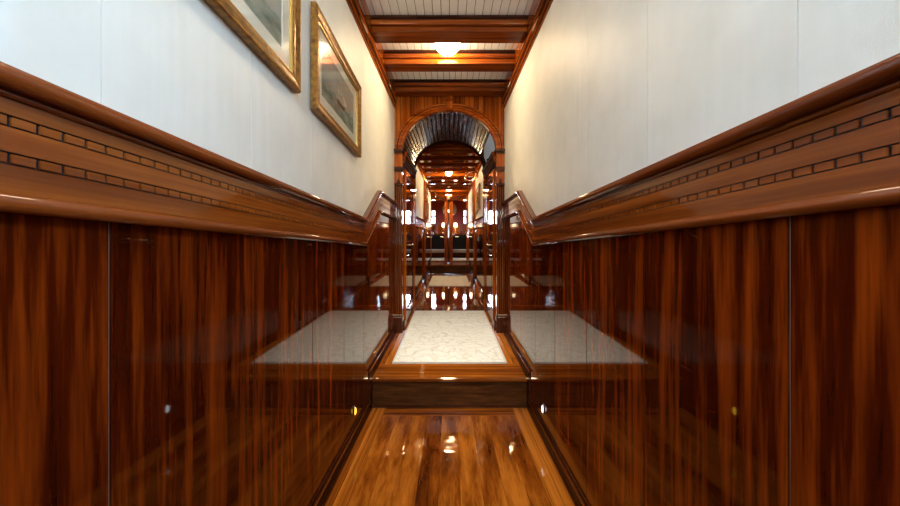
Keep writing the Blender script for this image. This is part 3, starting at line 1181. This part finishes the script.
# ------------------------------------------------------------------ saloon beyond the openings
ys = YSAL
mb = MB(sheer)
WX = (0.455, 0.76)
WZ = (0.26, 0.74)
def wallbx(xa, xb, za, zb, mi):
    mb.box(xa, xb, ys, ys + 0.08, za, zb, mi)
wallbx(-1.7, 1.7, FL3, 0.23, 1)
wallbx(-1.7, 1.7, WZ[1], 1.3, 0)
wallbx(-1.7, -WX[1], 0.23, WZ[1], 0)
wallbx(-WX[0], WX[0], 0.23, WZ[1], 0)
wallbx(WX[1], 1.7, 0.23, WZ[1], 0)
for s in (-1, 1):
    wallbx(min(s * WX[0], s * WX[1]), max(s * WX[0], s * WX[1]), 0.23, WZ[0], 0)
struct(mb.build('wall_saloon', [M['saloon_red'], M['saloon_wood']]))
for s, nm in ((-1, 'wall_left_saloon'), (1, 'wall_right_saloon')):
    m = MB(sheer)
    m.box(min(s * 1.7, s * 1.78), max(s * 1.7, s * 1.78), YEND, ys + 0.08, FL3, 1.3)
    struct(m.build(nm, M['saloon_red']))
    m = MB(sheer)
    m.box(min(s * (XI + 0.02), s * 1.7), max(s * (XI + 0.02), s * 1.7), YEND + 0.01, YEND + 0.08, FL3, 1.3)
    struct(m.build('wall_left_return' if s < 0 else 'wall_right_return', M['saloon_wood']))
    wr = struct_empty('window_3' if s < 0 else 'window_4', (s * 0.62, ys, zs(ys, WZ[0])))
    m = MB(sheer)
    a, b = WX
    t_ = 0.02
    def fb(xa, xb, za, zb):
        m.box(min(s * xa, s * xb), max(s * xa, s * xb), ys - 0.012, ys + 0.05, za, zb)
    fb(a, a + t_, *WZ); fb(b - t_, b, *WZ); fb(a, b, WZ[0], WZ[0] + t_); fb(a, b, WZ[1] - t_, WZ[1]); fb(a, b, 0.475, 0.525)
    m.build('window_frame', M['warm_x'], wr)
    m = MB(sheer)
    m.box(min(s * a, s * b), max(s * a, s * b), ys + 0.02, ys + 0.026, WZ[0], WZ[1])
    m.build('window_pane', M['glass'], wr)
mb = MB(sheer)
mb.box(-1.75, 1.75, YEND + 0.08, ys + 0.08, 1.12, 1.15)
struct(mb.build('ceiling_saloon', M['warm_x']))
for k in range(4):
    yb_ = 9.1 + 0.6 * k
    t = MB(sheer)
    t.box(-1.69, 1.69, yb_, yb_ + 0.16, 1.0, 1.121)
    tag(t.build('ceiling_beam', M['warm_x'], origin=(0, yb_, zs(yb_, 1.0)), bevel=0.008), 'wide mahogany beam of the far red room ceiling, %s counted from its openings' % LB2[k], 'beam', 'ceiling beams of the red room')

m = MB(sheer)
rr = []
m.lathe([(0.004, 0.0), (0.12, 0.004), (0.19, 0.010), (0.235, 0.012), (0.245, 0.0), (0.245, -0.02)], (0.0, ys - 0.022, 0.76), axis=(0, -1, 0), n=48)
tag(m.build('wall_plate', plain('pale_plate', (0.55, 0.50, 0.44), 0.3, coat=0.5), origin=(0, ys, zs(ys, 0.76))), 'large pale round wall plate on the red wall behind the post', 'wall plate')

for s in (-1, 1):
    side_txt = 'left-hand' if s < 0 else 'right-hand'
    # sideboard
    xa, xb = (0.06, 0.80)
    def bb(m, a, b, y0, y1, z0, z1):
        m.box(min(s * a, s * b), max(s * a, s * b), y0, y1, z0, z1)
    t = thing('sideboard', 'black sideboard with brass handle seen through the %s opening' % side_txt, 'sideboard', (s * 0.43, 11.3, zs(11.3, FL3)), 'sideboards in the red room')
    m = MB(sheer)
    bb(m, xa, xb, 11.15, 11.58, FL3, -0.10)
    m.build('carcass', M['cabinet'], t)
    m = MB(sheer)
    bb(m, xa - 0.01, xb + 0.02, 11.12, 11.59, -0.10, -0.07)
    m.build('sideboard_top', M['warm_x'], t, bevel=0.006)
    for k in range(2):
        m = MB(sheer)
        a = xa + 0.01 + 0.365 * k
        bb(m, a, a + 0.355, 11.13, 11.149, FL3 + 0.05, -0.115)
        d = m.build('cabinet_door', M['cabinet'], t, bevel=0.004)
        m = MB(sheer)
        bb(m, a + 0.12, a + 0.23, 11.11, 11.129, -0.165, -0.145)
        m.build('handle', M['brass'], d)
    # bench
    t = thing('bench', 'low dark bench with pale cushion in the %s opening' % side_txt, 'bench', (s * 0.43, 10.2, zs(10.2, FL3)), 'benches in the red room')
    m = MB(sheer)
    bb(m, 0.05, 0.85, 10.05, 10.45, FL3, -0.61)
    m.build('bench_base', M['dark_x'], t)
    m = MB(sheer)
    bb(m, 0.04, 0.86, 10.03, 10.46, -0.61, -0.525)
    m.build('cushion', M['cushion'], t, bevel=0.02)
    # table lamp
    lx = s * 0.19 if s < 0 else 0.20
    t = thing('table_lamp', 'small lit table lamp on the %s black sideboard' % side_txt, 'lamp', (lx, 11.3, zs(11.3, -0.07)), 'table lamps in the red room')
    m = MB(sheer)
    m.lathe([(0.06, 0), (0.06, 0.012), (0.02, 0.03), (0.014, 0.10), (0.03, 0.16), (0.012, 0.22), (0.010, 0.25)], (lx, 11.3, -0.0695), n=20)
    m.build('lamp_base', M['brass'], t)
    m = MB(sheer)
    m.lathe([(0.055, 0), (0.042, 0.12), (0.037, 0.12), (0.050, 0.0)], (lx, 11.3, 0.17), n=24)
    m.build('lamp_shade', M['shade'], t)
    # small sill tray
    m = MB(sheer)
    bb(m, 0.52, 0.74, 11.18, 11.34, -0.0695, 0.0)
    tag(m.build('box', M['mat_board'], origin=(s * 0.63, 11.26, zs(11.26, -0.0695)), bevel=0.01), 'small pale flat box on the %s black sideboard' % side_txt, 'box', 'pale boxes on the sideboards')


# ------------------------------------------------------------------ rugs
def rug(label, y0, y1, hw, fl, group):
    t = thing('rug', label, 'rug', (0, y0, zs(y0, fl)), group)
    m = MB(sheer)
    m.box(-hw + 0.012, hw - 0.012, y0 + 0.012, y1 - 0.012, fl + 0.0005, fl + 0.011)
    m.build('rug_pile', M['rug'], t, bevel=0.003)
    m = MB(sheer)
    for a, b, c, d in ((-hw, hw, y0, y0 + 0.013), (-hw, hw, y1 - 0.013, y1), (-hw, -hw + 0.013, y0, y1), (hw - 0.013, hw, y0, y1)):
        m.box(a, b, c, d, fl + 0.0005, fl + 0.0095)
    m.build('rug_binding', M['rug_edge'], t, bevel=0.002)


rug('large cream patterned rug on the upper floor just above the near step', 2.464, 4.08, 0.409, FL, 'cream rugs along the passage')
rug('smaller cream rug beyond the far arch, before the distant step', 5.97, 7.34, 0.362, FL, 'cream rugs along the passage')
rug('cream rug inside the far red room, behind the post', 8.95, 9.75, 0.75, FL3, 'cream rugs along the passage')


# ------------------------------------------------------------------ pictures
def picture(label, side, wallx, y0, y1, z0, z1, group, ship=0, yaw=0.0, detail=True):
    yc, zc = (y0 + y1) / 2, (z0 + z1) / 2
    t = thing('framed_picture', label, 'picture', (side * wallx, yc, zc), group)
    W, H = (y1 - y0) / 2, (z1 - z0) / 2
    wx = side * wallx
    def P(u, v, h):                     # u along the wall (y), v up, h out of the wall
        return (wx - side * h, yc + u, zc + v)
    def ring(mb, prof, mi=0):
        rr = []
        for cu, cv in ((-1, -1), (1, -1), (1, 1), (-1, 1)):
            rr.append([P(cu * (W - a), cv * (H - a), h) for a, h in prof])
        mb.rings(rr, loop=True, mi=mi)
    f = 0.043 if detail else 0.03
    m = MB()
    ring(m, [(0, 0.0015), (0, 0.020), (0.004, 0.025), (0.010, 0.026), (0.018, 0.0225), (f - 0.012, 0.019), (f - 0.004, 0.020), (f, 0.017), (f, 0.0015)])
    m.build('frame', M['gold'], t)
    m = MB()
    ring(m, [(f - 0.001, 0.006), (f - 0.001, 0.0165), (f + 0.004, 0.0155), (f + 0.007, 0.012), (f + 0.007, 0.006)])
    m.build('gilt_fillet', M['gold_bright'], t)
    mw = f + (0.050 if detail else 0.04)
    m = MB()
    ring(m, [(f, 0.0045), (f, 0.0078), (mw, 0.0078), (mw + 0.0015, 0.0050), (mw, 0.0045)])
    m.build('mat_board', M['mat_board'], t)
    m = MB()
    a, b = W - mw + 0.004, H - mw + 0.004
    hz = -0.25 * b
    L0 = 0.0046
    def quad(pts, h, mi):
        m.poly([P(u, v, h) for u, v in pts], mi)
    m.rings([[P(-a, -b, 0.002), P(a, -b, 0.002), P(a, b, 0.002), P(-a, b, 0.002)], [P(-a, -b, L0), P(a, -b, L0), P(a, b, L0), P(-a, b, L0)]], mi=0)
    # sea with a wavy edge
    top = [(-a + 2 * a * k / 24, hz + 0.006 * math.sin(k * 1.7 + ship)) for k in range(25)]
    quad([(-a, -b), (a, -b)] + top[::-1], L0 + 0.0003, 1)
    cx = (0.10 if ship == 0 else -0.05) * a
    sc = b * 0.9
    def sh(pts, mi, h):
        quad([(cx + sc * u, hz + sc * v) for u, v in pts], L0 + h, mi)
    sh([(-0.62, -0.02), (-0.50, -0.22), (0.45, -0.22), (0.62, 0.02), (0.30, -0.03), (-0.3, -0.03)], 2, 0.0006)
    for mx_, hh in ((-0.36, 0.82), (0.02, 1.0), (0.36, 0.80)):
        sh([(mx_ - 0.008, -0.05), (mx_ + 0.008, -0.05), (mx_ + 0.006, hh), (mx_ - 0.006, hh)], 2, 0.0006)
        for q in range(3):
            zb_ = 0.06 + hh * 0.30 * q
            w0, w1 = 0.17 - 0.03 * q, 0.145 - 0.03 * q
            sh([(mx_ - w0, zb_), (mx_ - 0.03, zb_ - 0.02), (mx_ + w0 * 0.9, zb_ + 0.015), (mx_ + w1 + 0.02, zb_ + hh * 0.26), (mx_ - w1 + 0.02, zb_ + hh * 0.25)], 3 if (q + ship) % 2 else 4, 0.0009)
    sh([(0.44, 0.05), (0.92, 0.20), (0.42, 0.62)], 3, 0.0009)
    m.build('print', [M['sky_ink'], M['sea_ink'], M['hull'], M['sail'], M['sail_dim']], t, fix=False)
    m = MB()
    c, d = W - f - 0.001, H - f - 0.001
    m.rings([[P(-c, -d, 0.0092), P(c, -d, 0.0092), P(c, d, 0.0092), P(-c, d, 0.0092)], [P(-c, -d, 0.0112), P(c, -d, 0.0112), P(c, d, 0.0112), P(-c, d, 0.0112)]])
    m.build('glass', M['glass'], t)
    t.rotation_euler = (0, 0, yaw)
    return t


PG = 'framed ship pictures on the white wall'
picture('gold-framed ship picture, partly cut off by the upper edge, nearer the camera', -1, XW - 0.001, 0.43, 1.14, 1.527, 1.925, PG, 1)
picture('gold-framed sailing ship picture next to the ceiling cornice, nearer the arch', -1, XW - 0.004, 1.262, 1.915, 1.529, 1.921, PG, 0, yaw=math.radians(0.25))
picture('small picture on the inner passage wall under the nearer curved brass picture light', 1, XI, 5.25, 6.05, zs(5.65, 0.33), zs(5.65, 0.72), 'small pictures in the inner passage', 1, detail=False)
picture('small dark picture hanging far down the inner passage, close to the end post', -1, XI, 6.95, 7.5, zs(7.2, 0.27), zs(7.2, 0.66), 'small pictures in the inner passage', 0, detail=False)


def picture_light(label, side, y, zw, zt, xe, ze):
    t = thing('picture_light', label, 'picture light', (side * XI, y, zw), 'curved brass picture lights')
    m = MB()
    m.lathe([(0.03, 0.0), (0.03, 0.008), (0.015, 0.014)], (side * XI, y, zw), axis=(-side, 0, 0), n=16)
    m.build('wall_rose', M['brass'], t)
    m = MB()
    pts = []
    for k in range(13):
        a = PI * k / 12
        x = XI - 0.008 - (XI - 0.008 - xe) * (1 - math.cos(a)) / 2
        zz = zw + (ze - zw) * k / 12 + (zt - (zw + ze) / 2) * math.sin(a)
        pts.append((side * x, y, zz))
    m.tube(pts, 0.008)
    m.build('arm', M['brass'], t)
    m = MB()
    m.lathe([(0.010, 0.0), (0.020, -0.015), (0.024, -0.045), (0.018, -0.045)], (side * xe, y, ze + 0.004), n=14)
    m.build('lamp_shade', M['brass'], t)


picture_light('curved brass picture light above the small picture with the pale mat, nearer the far arch', 1, 5.7, zs(5.7, 0.92), zs(5.7, 1.0), 0.27, zs(5.7, 0.90))
picture_light('curved brass picture light far down the inner passage above the small dark picture', -1, 7.25, zs(7.25, 0.80), zs(7.25, 0.88), 0.28, zs(7.25, 0.77))


# ------------------------------------------------------------------ step lights
def step_light(label, side, y, z, lens):
    x = side * (XW - 0.0125)
    t = thing('step_light', label, 'step light', (x, y, z), 'step lights in the mahogany panels')
    m = MB()
    prof = []
    n = 24
    def ov(r, h):
        r *= 1.12
        return [(x - side * h, y + r * 0.55 * math.cos(2 * PI * k / n), z + r * math.sin(2 * PI * k / n)) for k in range(n)]
    m.rings([ov(0.025, 0.0005), ov(0.025, 0.004), ov(0.021, 0.006), ov(0.018, 0.004), ov(0.018, 0.0005)], smooth=True)
    m.build('bezel', M['chrome'], t)
    m = MB()
    m.rings([ov(0.0182, 0.001), ov(0.0182, 0.005), ov(0.015, 0.008), ov(0.010, 0.0105), ov(0.004, 0.0115)], smooth=True)
    m.build('lens', lens, t)
    m = MB()
    rr = []
    for k in range(7):
        a = PI * k / 6
        rr.append([(x - side * h, y + 0.0175 * math.cos(a) * q, z + 0.020 + 0.013 * math.sin(a) * q) for h, q in ((0.003, 1.0), (0.006, 0.95), (0.006, 0.80), (0.003, 0.85))])
    m.rings(rr)
    m.build('hood', M['chrome'], t)


step_light('amber-lit oval step light low on the panel opposite the white one', -1, 1.82, 0.166, M['amber'])
step_light('cool white-lit oval step light low on the panel opposite the amber one', 1, 1.84, 0.168, M['cool'])

for o in bpy.data.objects:
    if '_w' in o:
        del o['_w']
